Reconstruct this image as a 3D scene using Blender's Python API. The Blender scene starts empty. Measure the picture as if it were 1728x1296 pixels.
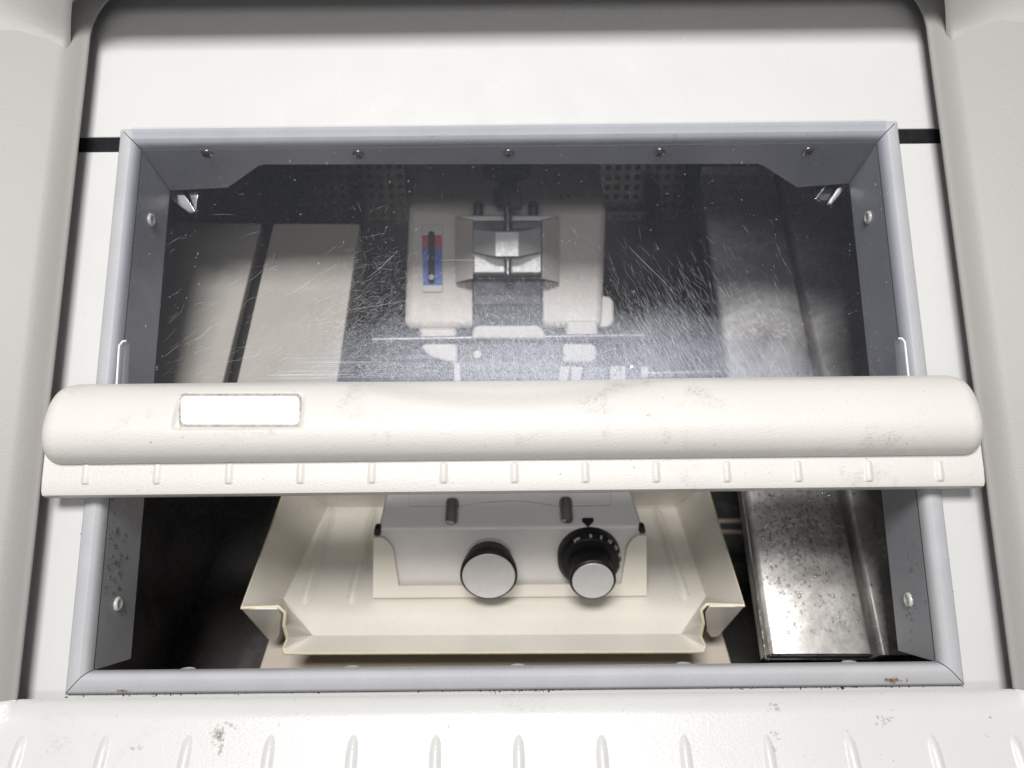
import bpy, bmesh, math, random
from mathutils import Vector, Matrix
random.seed(11)
R = math.radians
SC = bpy.context.scene
COL = SC.collection

# ------------------------------------------------------------------ camera
F_PX, CX, CY, ROLL = 1300.0, 864.0, 648.0, R(0.6)
PITCH = R(32.0)
TILT = R(11.4)
FE = R(90) - (R(90) - PITCH - TILT)              # elevation of the face normal
NF = Vector((0, -math.cos(PITCH + TILT), math.sin(PITCH + TILT)))   # face normal, out of the cabinet
VF = Vector((0, math.sin(PITCH + TILT), math.cos(PITCH + TILT)))    # up the slope
UF = Vector((1, 0, 0))
P0 = Vector((0, 0, 1.0))                          # centre of the sloping front face
AX = Vector((0, math.cos(PITCH), -math.sin(PITCH)))
UPC = Vector((0, math.sin(PITCH), math.cos(PITCH)))
CAM = P0 - AX * 0.5578
cr, sr = math.cos(ROLL), math.sin(ROLL)
cam_r = UF * cr - UPC * sr
cam_u = UF * sr + UPC * cr
cd = bpy.data.cameras.new('camera')
cd.sensor_width = 36
cd.lens = 36 * F_PX / 1728
cd.clip_start = 0.01
cd.clip_end = 50
cd.dof.use_dof = True
cd.dof.focus_distance = 0.535
cd.dof.aperture_fstop = 6.5
co = bpy.data.objects.new('camera', cd)
COL.objects.link(co)
m = Matrix.Identity(4)
for i in range(3):
    m[i][0], m[i][1], m[i][2], m[i][3] = cam_r[i], cam_u[i], -AX[i], CAM[i]
co.matrix_world = m
SC.camera = co

# ------------------------------------------------------------------ light of the room and an added fill
w = bpy.data.worlds.new('World')
SC.world = w
w.use_nodes = True
bg = w.node_tree.nodes['Background']
bg.inputs[0].default_value = (0.95, 0.96, 1.0, 1)
bg.inputs[1].default_value = 0.14
def area(name, loc, target, sx, sy, power, color=(1, 1, 1)):
    ld = bpy.data.lights.new(name, 'AREA')
    ld.shape = 'RECTANGLE'
    ld.size, ld.size_y = sx, sy
    ld.energy = power
    ld.color = color
    o = bpy.data.objects.new(name, ld)
    COL.objects.link(o)
    o.location = loc
    d = (Vector(target) - Vector(loc)).normalized()
    o.rotation_euler = d.to_track_quat('-Z', 'Y').to_euler()
    return o
area('ceiling_and_fill_light', (-0.12, -0.92, 2.55), (0, 0.0, 1.0), 0.60, 0.42, 41, (1, .985, .96))
area('ceiling_and_fill_light', (0.0, -2.0, 2.30), (0, 0.0, 1.0), 1.3, 0.30, 11, (1, .985, .97))  # added frontal fill, lifts the chamber interior and knob faces
SC.view_settings.view_transform = 'Standard'
SC.view_settings.look = 'None'
SC.view_settings.exposure = 0.14
SC.view_settings.gamma = 1
SC.render.engine = 'CYCLES'
SC.cycles.max_bounces = 10
SC.cycles.transparent_max_bounces = 24
SC.cycles.sample_clamp_indirect = 4

# ------------------------------------------------------------------ helpers
def ray(x, y):
    dx, dy = x - CX, CY - y
    X = dx * cr + dy * sr
    Y = -dx * sr + dy * cr
    return AX * F_PX + UF * X + UPC * Y
def at(x, y, o, n):                                # ray of a photo point met with a real plane
    d = ray(x, y)
    return CAM + d * ((o - CAM).dot(n) / d.dot(n))
def F(u, v, wv):
    return P0 + UF * u + VF * v + NF * wv
def pf(x, y, wv):                                  # on a plane parallel to the sloping front
    return at(x, y, P0 + NF * wv, NF)
def uv(x, y, wv):
    p = pf(x, y, wv) - P0
    return p.dot(UF), p.dot(VF)
def ph(x, y, z):                                   # on a horizontal plane
    return at(x, y, Vector((0, 0, z)), Vector((0, 0, 1)))
def py(x, y, Y):                                   # on a vertical cross plane
    return at(x, y, Vector((0, Y, 0)), Vector((0, 1, 0)))
def pd(x, y, d):                                   # on a plane leaning back like the microtome's front
    return at(x, y, CAM + AX * d, AX)

WLOC = {}
def empty(name, loc, label, cat, group=None):
    o = bpy.data.objects.new(name, None)
    o.empty_display_size = 0.02
    COL.objects.link(o)
    o.location = loc
    WLOC[o] = Vector(loc)
    o['label'] = label
    o['category'] = cat
    if group: o['group'] = group
    return o
def link(name, me, mat, parent=None, smooth=False, center=None):
    """mesh given in world coordinates -> object with its origin at its own middle"""
    n = len(me.vertices)
    c = center
    if c is None:
        c = Vector((0, 0, 0))
        if n:
            lo = Vector([min(v.co[i] for v in me.vertices) for i in range(3)])
            hi = Vector([max(v.co[i] for v in me.vertices) for i in range(3)])
            c = (lo + hi) / 2
    me.transform(Matrix.Translation(-c))
    o = bpy.data.objects.new(name, me)
    COL.objects.link(o)
    if mat: me.materials.append(mat)
    WLOC[o] = c.copy()
    if parent:
        o.parent = parent
        o.location = c - WLOC[parent]
    else:
        o.location = c
    if smooth:
        for p in me.polygons: p.use_smooth = True
    return o
def copy_to(src, delta, parent=None):
    o = src.copy()
    COL.objects.link(o)
    o.parent = parent or src.parent
    wl = WLOC[src] + Vector(delta)
    WLOC[o] = wl
    o.location = wl - (WLOC[o.parent] if o.parent else Vector((0, 0, 0)))
    return o
def mesh(name, verts, faces):
    me = bpy.data.meshes.new(name)
    me.from_pydata([tuple(v) for v in verts], [], faces)
    bm = bmesh.new(); bm.from_mesh(me)
    bmesh.ops.remove_doubles(bm, verts=bm.verts, dist=1e-7)
    bmesh.ops.recalc_face_normals(bm, faces=bm.faces)
    bm.to_mesh(me); bm.free()
    return me
def bev(o, width, seg=2, angle=30):
    md = o.modifiers.new('bevel', 'BEVEL')
    md.width = width; md.segments = seg
    md.limit_method = 'ANGLE'; md.angle_limit = R(angle)
    md.harden_normals = False
    for p in o.data.polygons: p.use_smooth = True
    md2 = o.modifiers.new('wn', 'WEIGHTED_NORMAL')
    md2.keep_sharp = True
    return o
def prism(name, pts, vec, mat, parent=None, bevel=0, seg=2, smooth=False):
    n = len(pts)
    vec = Vector(vec)
    V = [Vector(p) for p in pts] + [Vector(p) + vec for p in pts]
    Fc = [list(range(n)), list(range(n, 2 * n))[::-1]]
    for i in range(n):
        j = (i + 1) % n
        Fc.append([i, j, n + j, n + i])
    o = link(name, mesh(name, V, Fc), mat, parent)
    if bevel: bev(o, bevel, seg)
    return o
def hull(name, pts, mat, parent=None, bevel=0, seg=3):
    bm = bmesh.new()
    for p in pts: bm.verts.new(p)
    bmesh.ops.convex_hull(bm, input=bm.verts)
    bmesh.ops.dissolve_limit(bm, angle_limit=R(1), verts=bm.verts, edges=bm.edges)
    bmesh.ops.recalc_face_normals(bm, faces=bm.faces)
    me = bpy.data.meshes.new(name); bm.to_mesh(me); bm.free()
    o = link(name, me, mat, parent)
    if bevel: bev(o, bevel, seg)
    return o
def box(name, lo, hi, mat, parent=None, bevel=0):
    x0, y0, z0 = lo; x1, y1, z1 = hi
    return prism(name, [(x0, y0, z0), (x1, y0, z0), (x1, y1, z0), (x0, y1, z0)], (0, 0, z1 - z0), mat, parent, bevel)
def basis(axis):
    a = Vector(axis).normalized()
    t = Vector((1, 0, 0)) if abs(a.x) < .9 else Vector((0, 1, 0))
    b = (t - a * t.dot(a)).normalized()
    return a, b, a.cross(b)
def lathe_mesh(name, base, axis, prof, seg=40, knurl=None):
    """prof: list of (radius, height) ; closed at both ends"""
    a, b, c = basis(axis)
    base = Vector(base)
    V, Fc = [], []
    for k, (r, h) in enumerate(prof):
        for i in range(seg):
            t = 2 * math.pi * i / seg
            rr = r
            if knurl and knurl[0] <= k <= knurl[1] and i % 2: rr = r - knurl[2]
            V.append(base + a * h + (b * math.cos(t) + c * math.sin(t)) * rr)
    for k in range(len(prof) - 1):
        for i in range(seg):
            j = (i + 1) % seg
            Fc.append([k * seg + i, k * seg + j, (k + 1) * seg + j, (k + 1) * seg + i])
    Fc.append(list(range(seg))[::-1])
    Fc.append([(len(prof) - 1) * seg + i for i in range(seg)])
    return mesh(name, V, Fc)
def lathe(name, base, axis, prof, mat, parent=None, seg=40, knurl=None, angle=35):
    o = link(name, lathe_mesh(name, base, axis, prof, seg, knurl), mat, parent)
    sm(o, angle)
    return o
def sm(o, angle=35):
    me = o.data
    for p in me.polygons: p.use_smooth = True
    bm = bmesh.new(); bm.from_mesh(me)
    for e in bm.edges:
        if len(e.link_faces) == 2 and e.calc_face_angle(0) > R(angle): e.smooth = False
    bm.to_mesh(me); bm.free()
def tube(name, pts, r, mat, parent=None, seg=14):
    V, Fc = [], []
    pts = [Vector(p) for p in pts]
    n = len(pts)
    a0 = (pts[1] - pts[0]).normalized()
    _, b, c = basis(a0)
    for k, p in enumerate(pts):
        d = (pts[min(k + 1, n - 1)] - pts[max(k - 1, 0)]).normalized()
        b = (b - d * b.dot(d)).normalized(); c = d.cross(b)
        for i in range(seg):
            t = 2 * math.pi * i / seg
            V.append(p + (b * math.cos(t) + c * math.sin(t)) * r)
    for k in range(n - 1):
        for i in range(seg):
            j = (i + 1) % seg
            Fc.append([k * seg + i, k * seg + j, (k + 1) * seg + j, (k + 1) * seg + i])
    Fc.append(list(range(seg))[::-1]); Fc.append([(n - 1) * seg + i for i in range(seg)])
    o = link(name, mesh(name, V, Fc), mat, parent)
    sm(o)
    return o
def catmull(P, n):
    out = []
    P = [Vector(p) for p in P]
    Q = [2 * P[0] - P[1]] + P + [2 * P[-1] - P[-2]]
    segs = len(P) - 1
    for k in range(n + 1):
        s = k / n * segs
        i = min(int(s), segs - 1); t = s - i
        p0, p1, p2, p3 = Q[i:i + 4]
        out.append(.5 * ((2 * p1) + (p2 - p0) * t + (2 * p0 - 5 * p1 + 4 * p2 - p3) * t * t + (3 * p1 - p0 - 3 * p2 + p3) * t ** 3))
    return out
def sstep(a, b, x):
    t = max(0, min(1, (x - a) / (b - a)))
    return t * t * (3 - 2 * t)

# ------------------------------------------------------------------ materials
class NT:
    def __init__(s, name):
        s.m = bpy.data.materials.new(name); s.m.use_nodes = True
        s.t = s.m.node_tree; s.n = s.t.nodes; s.l = s.t.links
        s.b = s.n['Principled BSDF']
    def add(s, typ, **kw):
        nd = s.n.new(typ)
        for k, v in kw.items():
            if k in nd.inputs.keys(): nd.inputs[k].default_value = v
            else: setattr(nd, k, v)
        return nd
    def coord(s):
        return s.add('ShaderNodeTexCoord').outputs['Object']
    def noise(s, scale, detail=4, rough=.55, vec=None, dist=0.0, out='Fac'):
        nd = s.add('ShaderNodeTexNoise')
        nd.inputs['Scale'].default_value = scale; nd.inputs['Detail'].default_value = detail
        nd.inputs['Roughness'].default_value = rough; nd.inputs['Distortion'].default_value = dist
        s.l.new(vec if vec is not None else s.coord(), nd.inputs['Vector'])
        return nd.outputs[out]
    def ramp(s, fac, stops):
        nd = s.add('ShaderNodeValToRGB')
        e = nd.color_ramp.elements
        while len(e) < len(stops): e.new(.5)
        for i, (p, c) in enumerate(stops):
            e[i].position = p
            e[i].color = (c, c, c, 1) if isinstance(c, (int, float)) else (*c, 1)
        s.l.new(fac, nd.inputs['Fac'])
        return nd.outputs['Color']
    def mix(s, fac, a, b):
        nd = s.add('ShaderNodeMix', data_type='RGBA')
        for sock, v in ((nd.inputs[0], fac), (nd.inputs[6], a), (nd.inputs[7], b)):
            if hasattr(v, 'is_linked'): s.l.new(v, sock)
            elif isinstance(v, (int, float)): sock.default_value = v
            else: sock.default_value = (*v, 1)
        return nd.outputs[2]
    def math(s, op, a, b=0.0):
        nd = s.add('ShaderNodeMath', operation=op)
        for sock, v in ((nd.inputs[0], a), (nd.inputs[1], b)):
            if hasattr(v, 'is_linked'): s.l.new(v, sock)
            else: sock.default_value = v
        return nd.outputs[0]
    def bump(s, h, strength, dist=.001):
        nd = s.add('ShaderNodeBump')
        nd.inputs['Strength'].default_value = strength; nd.inputs['Distance'].default_value = dist
        s.l.new(h, nd.inputs['Height'])
        s.l.new(nd.outputs[0], s.b.inputs['Normal'])
        return nd
def plain(name, col, rough=.5, metal=0.0, var=.06, vscale=30, bump=None, spec=.5, coat=0, dirt_gleam=None, dirt_gleam_col=(.12, .09, .06), rvar=0.1):
    k = NT(name)
    k.b.inputs['Metallic'].default_value = metal
    k.b.inputs['Specular IOR Level'].default_value = spec
    k.b.inputs['Coat Weight'].default_value = coat
    c = k.coord()
    n = k.noise(vscale, 5, .6, c)
    lo = tuple(x * (1 - var) for x in col); hi = tuple(min(1, x * (1 + var)) for x in col)
    colr = k.ramp(n, [(.3, lo), (.7, hi)])
    if dirt_gleam:
        sc, th, amt = dirt_gleam
        d = k.ramp(k.noise(sc, 6, .65, c), [(th, 0.0), (min(1, th + .08), amt)])
        colr = k.mix(d, colr, dirt_gleam_col)
    k.l.new(colr, k.b.inputs['Base Color'])
    r = k.ramp(k.noise(vscale * 2.3, 4, .6, c), [(.25, max(0, rough - rvar)), (.75, min(1, rough + rvar))])
    k.l.new(r, k.b.inputs['Roughness'])
    if bump:
        bs, st, ds = bump
        k.bump(k.noise(bs, 3, .6, c), st, ds)
    return k.m

M = {}
M['enamel'] = plain('white_enamel', (.55, .547, .543), .22, var=.02, vscale=12, dirt_gleam=(90, .70, .35), coat=.15)
M['bead'] = plain('grey_trim_paint', (.43, .435, .455), .30, var=.05, vscale=25, bump=(160, .25, .0004), dirt_gleam=(60, .72, .8), dirt_gleam_col=(.16, .10, .05))
M['reveal'] = plain('grey_reveal_paint', (.30, .305, .335), .32, var=.08, vscale=18, bump=(300, .12, .0003), dirt_gleam=(220, .74, .5), dirt_gleam_col=(.6, .6, .6))
M['black_gloss'] = plain('black_seal', (.012, .012, .014), .16, var=.3, vscale=60)
M['black_plastic'] = plain('black_plastic', (.008, .008, .009), .52, var=.3, vscale=80, bump=(900, .15, .0003))
M['beige'] = plain('beige_cast_paint', (.64, .59, .52), .45, var=.05, vscale=20, bump=(700, .15, .0003), dirt_gleam=(130, .72, .35))
M['bin_beige'] = plain('beige_bin_plastic', (.47, .435, .375), .55, var=.06, vscale=14, bump=(300, .1, .0004), dirt_gleam=(70, .70, .3))
M['grey_paint'] = plain('warm_grey_paint', (.78, .755, .735), .35, var=.04, vscale=22, bump=(600, .12, .0003), dirt_gleam=(160, .73, .6), dirt_gleam_col=(.1, .09, .08))
M['cream'] = plain('cream_tray_plastic', (.76, .725, .65), .32, var=.05, vscale=9, bump=(160, .08, .0004), dirt_gleam=(130, .735, .5), dirt_gleam_col=(.3, .22, .14))
M['cream_edge'] = plain('yellowed_plastic_edge', (.66, .58, .40), .45, var=.1, vscale=120)
M['alu'] = plain('brushed_aluminium', (.58, .565, .54), .42, metal=.3, var=.06, vscale=120, bump=(900, .2, .0002), dirt_gleam=(200, .72, .5))
M['chrome'] = plain('bright_steel', (.72, .70, .68), .16, metal=1, var=.1, vscale=200)
M['cap'] = plain('silver_cap', (.64, .62, .61), .42, metal=.15, var=.05, vscale=150, bump=(1200, .25, .0002), dirt_gleam=(350, .70, .8), dirt_gleam_col=(.12, .1, .09))
M['screw'] = plain('screw_steel', (.32, .29, .25), .28, metal=1, var=.3, vscale=900)
M['rivet'] = plain('pale_plastic_rivet', (.50, .50, .47), .3, var=.1, vscale=400)
M['dark_metal'] = plain('dark_steel', (.10, .10, .11), .3, metal=.8, var=.3, vscale=40)
M['steel_wall'] = plain('dark_stainless_wall', (.27, .26, .255), .26, metal=.6, var=.35, vscale=10, bump=(45, .1, .002), dirt_gleam=(16, .57, .7), dirt_gleam_col=(.42, .40, .38))  # pale patches painted in to imitate reflections on the steel
M['perf'] = plain('perforated_steel', (.34, .32, .29), .32, metal=.9, var=.2, vscale=25)
M['rubber'] = plain('black_rubber', (.012, .012, .013), .6, var=.2, vscale=120)
M['red'] = plain('red_print', (.50, .03, .045), .4, var=.08, vscale=200)
M['blue'] = plain('blue_print', (.045, .14, .48), .4, var=.08, vscale=200)
M['offwhite'] = plain('offwhite_plate', (.62, .60, .56), .4, var=.05, vscale=150)
M['ink'] = plain('white_ink', (.75, .75, .73), .5, var=.05, vscale=300)
M['ink_dark'] = plain('dark_ink', (.03, .03, .035), .5, var=.05, vscale=300)
M['pin'] = plain('grey_steel_pin', (.24, .23, .22), .3, metal=.5, var=.05, vscale=60)
M['copper'] = plain('pale_copper_rail', (.62, .50, .42), .35, metal=.4)
M['base_beige'] = plain('worn_beige_base', (.55, .48, .42), .5, var=.08, vscale=12, dirt_gleam=(60, .7, .4))
M['charcoal'] = plain('charcoal_slide', (.045, .045, .05), .45, metal=.2, var=.2, vscale=60)
M['slide_grey'] = plain('dull_grey_steel', (.11, .11, .12), .5, metal=.3)
M['liner'] = plain('dark_insulation', (.02, .02, .022), .7, var=.3, vscale=30)

def leather(name, col, scale, strength, rough, scuff):
    k = NT(name)
    c = k.coord()
    mp = k.add('ShaderNodeMapping'); mp.inputs['Scale'].default_value = (1, 1.6, 1.6)
    k.l.new(c, mp.inputs['Vector'])
    g1 = k.noise(scale, 3, .55, mp.outputs[0], 1.6)
    vo = k.add('ShaderNodeTexVoronoi', feature='SMOOTH_F1'); vo.inputs['Scale'].default_value = scale * .9
    k.l.new(mp.outputs[0], vo.inputs['Vector'])
    h = k.math('ADD', g1, k.math('MULTIPLY', vo.outputs['Distance'], .8))
    k.bump(h, strength, .0009)
    base = k.ramp(k.noise(7, 4, .6, c), [(.3, tuple(x * .95 for x in col)), (.7, col)])
    grp = k.ramp(k.noise(26, 3, .6, c, .6), [(.60, 0.0), (.72, 1.0)])
    grain = k.ramp(g1, [(.50, 0.0), (.62, 1.0)])
    f = k.math('MULTIPLY', k.math('MULTIPLY', grp, grain), scuff)
    spk = k.ramp(k.noise(330, 2, .5, c), [(.735, 0.0), (.76, .6)])
    f = k.math('MAXIMUM', f, spk)
    k.l.new(k.mix(f, base, (.22, .20, .18)), k.b.inputs['Base Color'])
    k.b.inputs['Roughness'].default_value = rough
    return k.m
M['handle'] = leather('cream_leather_grain_plastic', (.60, .58, .552), 640, .26, .42, .75)
M['housing'] = leather('grey_textured_housing', (.29, .281, .272), 520, .12, .5, .10)
M['apron'] = leather('pale_textured_apron', (.55, .546, .54), 520, .14, .32, .30)

def steel_dew():
    k = NT('stained_stainless')
    c = k.coord()
    k.b.inputs['Metallic'].default_value = .45
    st = k.noise(14, 6, .65, c, .8)
    fine = k.noise(130, 4, .7, c)
    col = k.ramp(st, [(.28, (.26, .25, .255)), (.5, (.56, .535, .51)), (.68, (.80, .78, .75))])
    col = k.mix(k.math('MULTIPLY', k.ramp(fine, [(.45, 0.0), (.7, 1.0)]), .35), col, (.28, .26, .25))
    fr_ = k.math('MULTIPLY', k.ramp(k.noise(240, 3, .6, c, .5), [(.52, 0.0), (.60, 1.0)]), k.ramp(k.noise(17, 4, .6, c), [(.46, 0.0), (.62, .7)]))
    col = k.mix(fr_, col, (.86, .85, .84))
    k.l.new(col, k.b.inputs['Base Color'])
    k.l.new(k.ramp(k.noise(30, 5, .65, c), [(.3, .30), (.7, .55)]), k.b.inputs['Roughness'])
    k.bump(k.math('ADD', k.noise(22, 3, .5, c), k.math('MULTIPLY', fine, .12)), .25, .002)
    return k.m
M['steel'] = steel_dew()

def glass_mat():
    """clear acrylic; hazed by wear round its middle"""
    k = NT('scratched_clear_acrylic')
    c = k.coord()
    sep = k.add('ShaderNodeSeparateXYZ'); k.l.new(c, sep.inputs[0])
    # object axes: x across, y/z along the slope -> length along slope
    along = k.math('ADD', k.math('MULTIPLY', sep.outputs['Y'], VF.y), k.math('MULTIPLY', sep.outputs['Z'], VF.z))
    ex = k.math('DIVIDE', k.math('ADD', sep.outputs['X'], -0.03), .21)
    ey = k.math('DIVIDE', k.math('ADD', along, .085), .085)
    r2 = k.math('ADD', k.math('MULTIPLY', ex, ex), k.math('MULTIPLY', ey, ey))
    blot = k.noise(18, 4, .6, c)
    fine = k.noise(700, 2, .6, c)
    hz = k.ramp(k.math('ADD', r2, k.math('MULTIPLY', k.math('SUBTRACT', blot, .5), .9)), [(0.0, .30), (.35, .19), (1.0, .014)])
    hz = k.math('MULTIPLY', hz, k.math('ADD', k.math('MULTIPLY', fine, 1.2), .4))
    tr = k.add('ShaderNodeBsdfTransparent'); tr.inputs[0].default_value = (.93, .935, .95, 1)
    df = k.add('ShaderNodeBsdfDiffuse'); df.inputs[0].default_value = (.66, .70, .83, 1)
    tl = k.add('ShaderNodeBsdfTranslucent'); tl.inputs[0].default_value = (.7, .7, .72, 1)
    d2 = k.add('ShaderNodeMixShader'); d2.inputs[0].default_value = .3
    k.l.new(df.outputs[0], d2.inputs[1]); k.l.new(tl.outputs[0], d2.inputs[2])
    m1 = k.add('ShaderNodeMixShader')
    k.l.new(hz, m1.inputs[0]); k.l.new(tr.outputs[0], m1.inputs[1]); k.l.new(d2.outputs[0], m1.inputs[2])
    gl = k.add('ShaderNodeBsdfGlossy'); gl.inputs['Roughness'].default_value = .33
    fr = k.add('ShaderNodeFresnel'); fr.inputs['IOR'].default_value = 1.06
    m2 = k.add('ShaderNodeMixShader')
    k.l.new(fr.outputs[0], m2.inputs[0]); k.l.new(m1.outputs[0], m2.inputs[1]); k.l.new(gl.outputs[0], m2.inputs[2])
    k.l.new(m2.outputs[0], k.n['Material Output'].inputs['Surface'])
    return k.m
M['pane'] = glass_mat()
def mark_mat(name, alpha, col=(.85, .86, .9)):
    k = NT(name)
    tr = k.add('ShaderNodeBsdfTransparent')
    df = k.add('ShaderNodeBsdfDiffuse'); df.inputs[0].default_value = (*col, 1)
    mm = k.add('ShaderNodeMixShader'); mm.inputs[0].default_value = alpha
    k.l.new(tr.outputs[0], mm.inputs[1]); k.l.new(df.outputs[0], mm.inputs[2])
    k.l.new(mm.outputs[0], k.n['Material Output'].inputs['Surface'])
    return k.m
M['scratch'] = mark_mat('acrylic_scratch', .30)
M['scratch_mid'] = mark_mat('acrylic_scratch_middle', .46)
M['dust'] = mark_mat('dust_speck', .4)
M['clear_edge'] = mark_mat('clear_plastic', .07, (.75, .78, .85))
k = NT('water_drop')
tr_ = k.add('ShaderNodeBsdfTransparent'); tr_.inputs[0].default_value = (.93, .93, .94, 1)
gl_ = k.add('ShaderNodeBsdfGlossy'); gl_.inputs['Roughness'].default_value = .05
lw_ = k.add('ShaderNodeLayerWeight'); lw_.inputs['Blend'].default_value = .35
mm_ = k.add('ShaderNodeMixShader')
k.l.new(k.math('ADD', k.math('MULTIPLY', lw_.outputs['Fresnel'], .8), .12), mm_.inputs[0])
k.l.new(tr_.outputs[0], mm_.inputs[1]); k.l.new(gl_.outputs[0], mm_.inputs[2])
k.l.new(mm_.outputs[0], k.n['Material Output'].inputs['Surface'])
M['water'] = k.m
k = NT('worn_silver_label')
c = k.coord()
wr = k.ramp(k.noise(70, 5, .65, c), [(.62, 0.0), (.68, .8)])
k.l.new(k.mix(wr, (.88, .88, .87), (.62, .61, .59)), k.b.inputs['Base Color'])
k.b.inputs['Metallic'].default_value = .12
k.b.inputs['Roughness'].default_value = .22
M['label'] = k.m

# ================================================================== CABINET
cab = empty('cryostat_cabinet', (0, -.25, .40), 'white and grey cryostat cabinet around the whole window, sloping front with ribbed bottom apron', 'cabinet')
G, VT, RC, WL = .3222, .324, .050, .020
# moulded housing: two cheeks joined by a hood, swept round the opening
path = [(-G, -.2085, (-1, 0))]
path.append((-G, VT - RC, (-1, 0)))
for i in range(1, 9):
    a = math.pi - i * math.pi / 16
    path.append((-G + RC + RC * math.cos(a), VT - RC + RC * math.sin(a), (math.cos(a), math.sin(a))))
path.append((G - RC, VT, (0, 1)))
for i in range(1, 9):
    a = math.pi / 2 - i * math.pi / 16
    path.append((G - RC + RC * math.cos(a), VT - RC + RC * math.sin(a), (math.cos(a), math.sin(a))))
path.append((G, -.2085, (1, 0)))
prof = [(.10, .006), (.004, WL - .0035), (.0005, WL - .003), (0, WL - .0018), (.0004, WL - .0006), (.0015, WL)]
for i in range(1, 8):
    t = i / 7
    prof.append((.0015 + .0165 * t, WL + .012 * math.sin(t * math.pi / 2 * .85)))
prof += [(.022, WL + .0134), (.05, WL + .0225), (.12, WL + .046), (.30, WL + .105), (.32, WL + .07)]
V, Fc = [], []
for (u, v, (nx, ny)) in path:
    for (s, wv) in prof:
        V.append(F(u + nx * s, v + ny * s, wv))
np_ = len(prof)
for i in range(len(path) - 1):
    for j in range(np_ - 1):
        Fc.append([i * np_ + j, (i + 1) * np_ + j, (i + 1) * np_ + j + 1, i * np_ + j + 1])
hs = link('housing', mesh('housing', V, Fc), M['housing'], cab)
sm(hs, 50)
# hood: a taller rounded brow over the top of the opening
HW_, HT, HR = .332, .288, .034
hpath = [(-HW_, .20, (-1, 0), .020), (-HW_, HT - HR - .02, (-1, 0), .024), (-HW_, HT - HR, (-1, 0), .030)]
for i in range(1, 13):
    a = math.pi - i * math.pi / 24
    hpath.append((-HW_ + HR + HR * math.cos(a), HT - HR + HR * math.sin(a), (math.cos(a), math.sin(a)), .030 + .040 * sstep(0, 1, i / 12)))
hpath += [(-u, v, (-nx, ny), h) for (u, v, (nx, ny), h) in hpath[::-1]]
V, Fc = [], []
for (u, v, (nx, ny), h) in hpath:
    for (s_, dh) in ((.055, -9), (.030, -8), (0, -.005), (.0006, -.0028), (.0022, -.001), (.005, 0), (.03, .008), (.10, .034), (.25, .086)):
        hh = .012 if dh < -8.5 else (.016 if dh < -7 else h + dh)
        V.append(F(u + nx * s_, v + ny * s_, hh))
for i in range(len(hpath) - 1):
    for j in range(8):
        Fc.append([i * 9 + j, (i + 1) * 9 + j, (i + 1) * 9 + j + 1, i * 9 + j + 1])
hd_ = link('hood', mesh('hood', V, Fc), M['housing'], cab)
sm(hd_, 60)
# bottom apron
va = -.2085
ap = [(.06, .004), (.004, WL - .004), (.0006, WL - .0032), (0, WL - .002), (.0008, WL - .0004)]
for i in range(1, 8):
    t = i / 7
    ap.append((.0008 + .0115 * t, WL + .0085 * math.sin(t * math.pi / 2 * .8)))
b0 = ap[-1]
ap += [(b0[0] + .005, b0[1] + .0017), (b0[0] + .02, b0[1] + .0075), (b0[0] + .12, b0[1] + .047), (b0[0] + .24, b0[1] + .095), (b0[0] + .24, b0[1] - .02)]
def cheek_w(sx):
    P = prof[5:-1]
    if sx <= P[0][0]: return P[0][1]
    for (x0, w0), (x1, w1) in zip(P, P[1:]):
        if sx <= x1: return w0 + (w1 - w0) * (sx - x0) / (x1 - x0)
    return P[-1][1]
def smax(a, b, k=.012):
    h = max(k - abs(a - b), 0) / k
    return max(a, b) + h * h * k * .25
US = [-.62, -.5, -.42, -.38, -.36, -.35, -.345] + [-.340 + .0022 * i for i in range(8)] + [-G, -G + .0015, -.3, -.2, -.1, 0]
US = US + [-u for u in US[:-1]][::-1]
ap2 = [ap[i] for i in range(len(ap))]
V, Fc = [], []
for u in US:
    sx = abs(u) - G
    for k_, (s, wv) in enumerate(ap2):
        if sx >= 0 and k_ < len(ap2) - 1:
            cw = cheek_w(sx)
            wv = smax(cw, wv)
            if k_ == 0: s = 0.0
        V.append(F(u, va - s, wv))
n_ = len(ap2)
for i in range(len(US) - 1):
    for j in range(n_ - 1):
        Fc.append([i * n_ + j, (i + 1) * n_ + j, (i + 1) * n_ + j + 1, i * n_ + j + 1])
apron = link('apron', mesh('apron', V, Fc), M['apron'], cab)
sm(apron, 50)
# raised ribs on the apron
ad = (VF * -.1 + NF * .0395).normalized()                      # down the apron
an = UF.cross(ad).normalized()
if an.dot(NF) < 0: an = -an
ap_o = F(0, va - b0[0] - .02, b0[1] + .0075)
def rib_mesh(name, o, along, nrm, length, hw, h, seg=5, flare=0.0):
    side = along.cross(nrm).normalized()
    V, Fc = [], []
    st = [0, .05, .12, .88, .95, 1] if not flare else [0, .05, .12, .4, .7, 1]
    sc = [0.05, .75, 1, 1, .75, .05] if not flare else [.05, .75, 1, 1, 1, 1]
    for s, q in zip(st, sc):
        for i in range(seg * 2 + 1):
            t = i / (seg * 2) * 2 - 1
            V.append(o + along * length * s + side * hw * t * (.5 + .5 * q) + nrm * (h * q * (.5 + .5 * math.cos(math.pi * t)) - .0002))
    m_ = seg * 2 + 1
    for a in range(len(st) - 1):
        for i in range(m_ - 1):
            Fc.append([a * m_ + i, a * m_ + i + 1, (a + 1) * m_ + i + 1, (a + 1) * m_ + i])
    return mesh(name, V, Fc)
first = None
for x in (40, 181, 320, 458, 597, 736, 875, 1014, 1153, 1292, 1431, 1570, 1709):
    p = at(x, 1238, ap_o, an)
    if first is None:
        first = link('rib', rib_mesh('rib', p, ad, an, .10, .0050, .0021, flare=1), M['apron'], apron, True)
        p_first = p
    else:
        copy_to(first, p - p_first)

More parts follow.
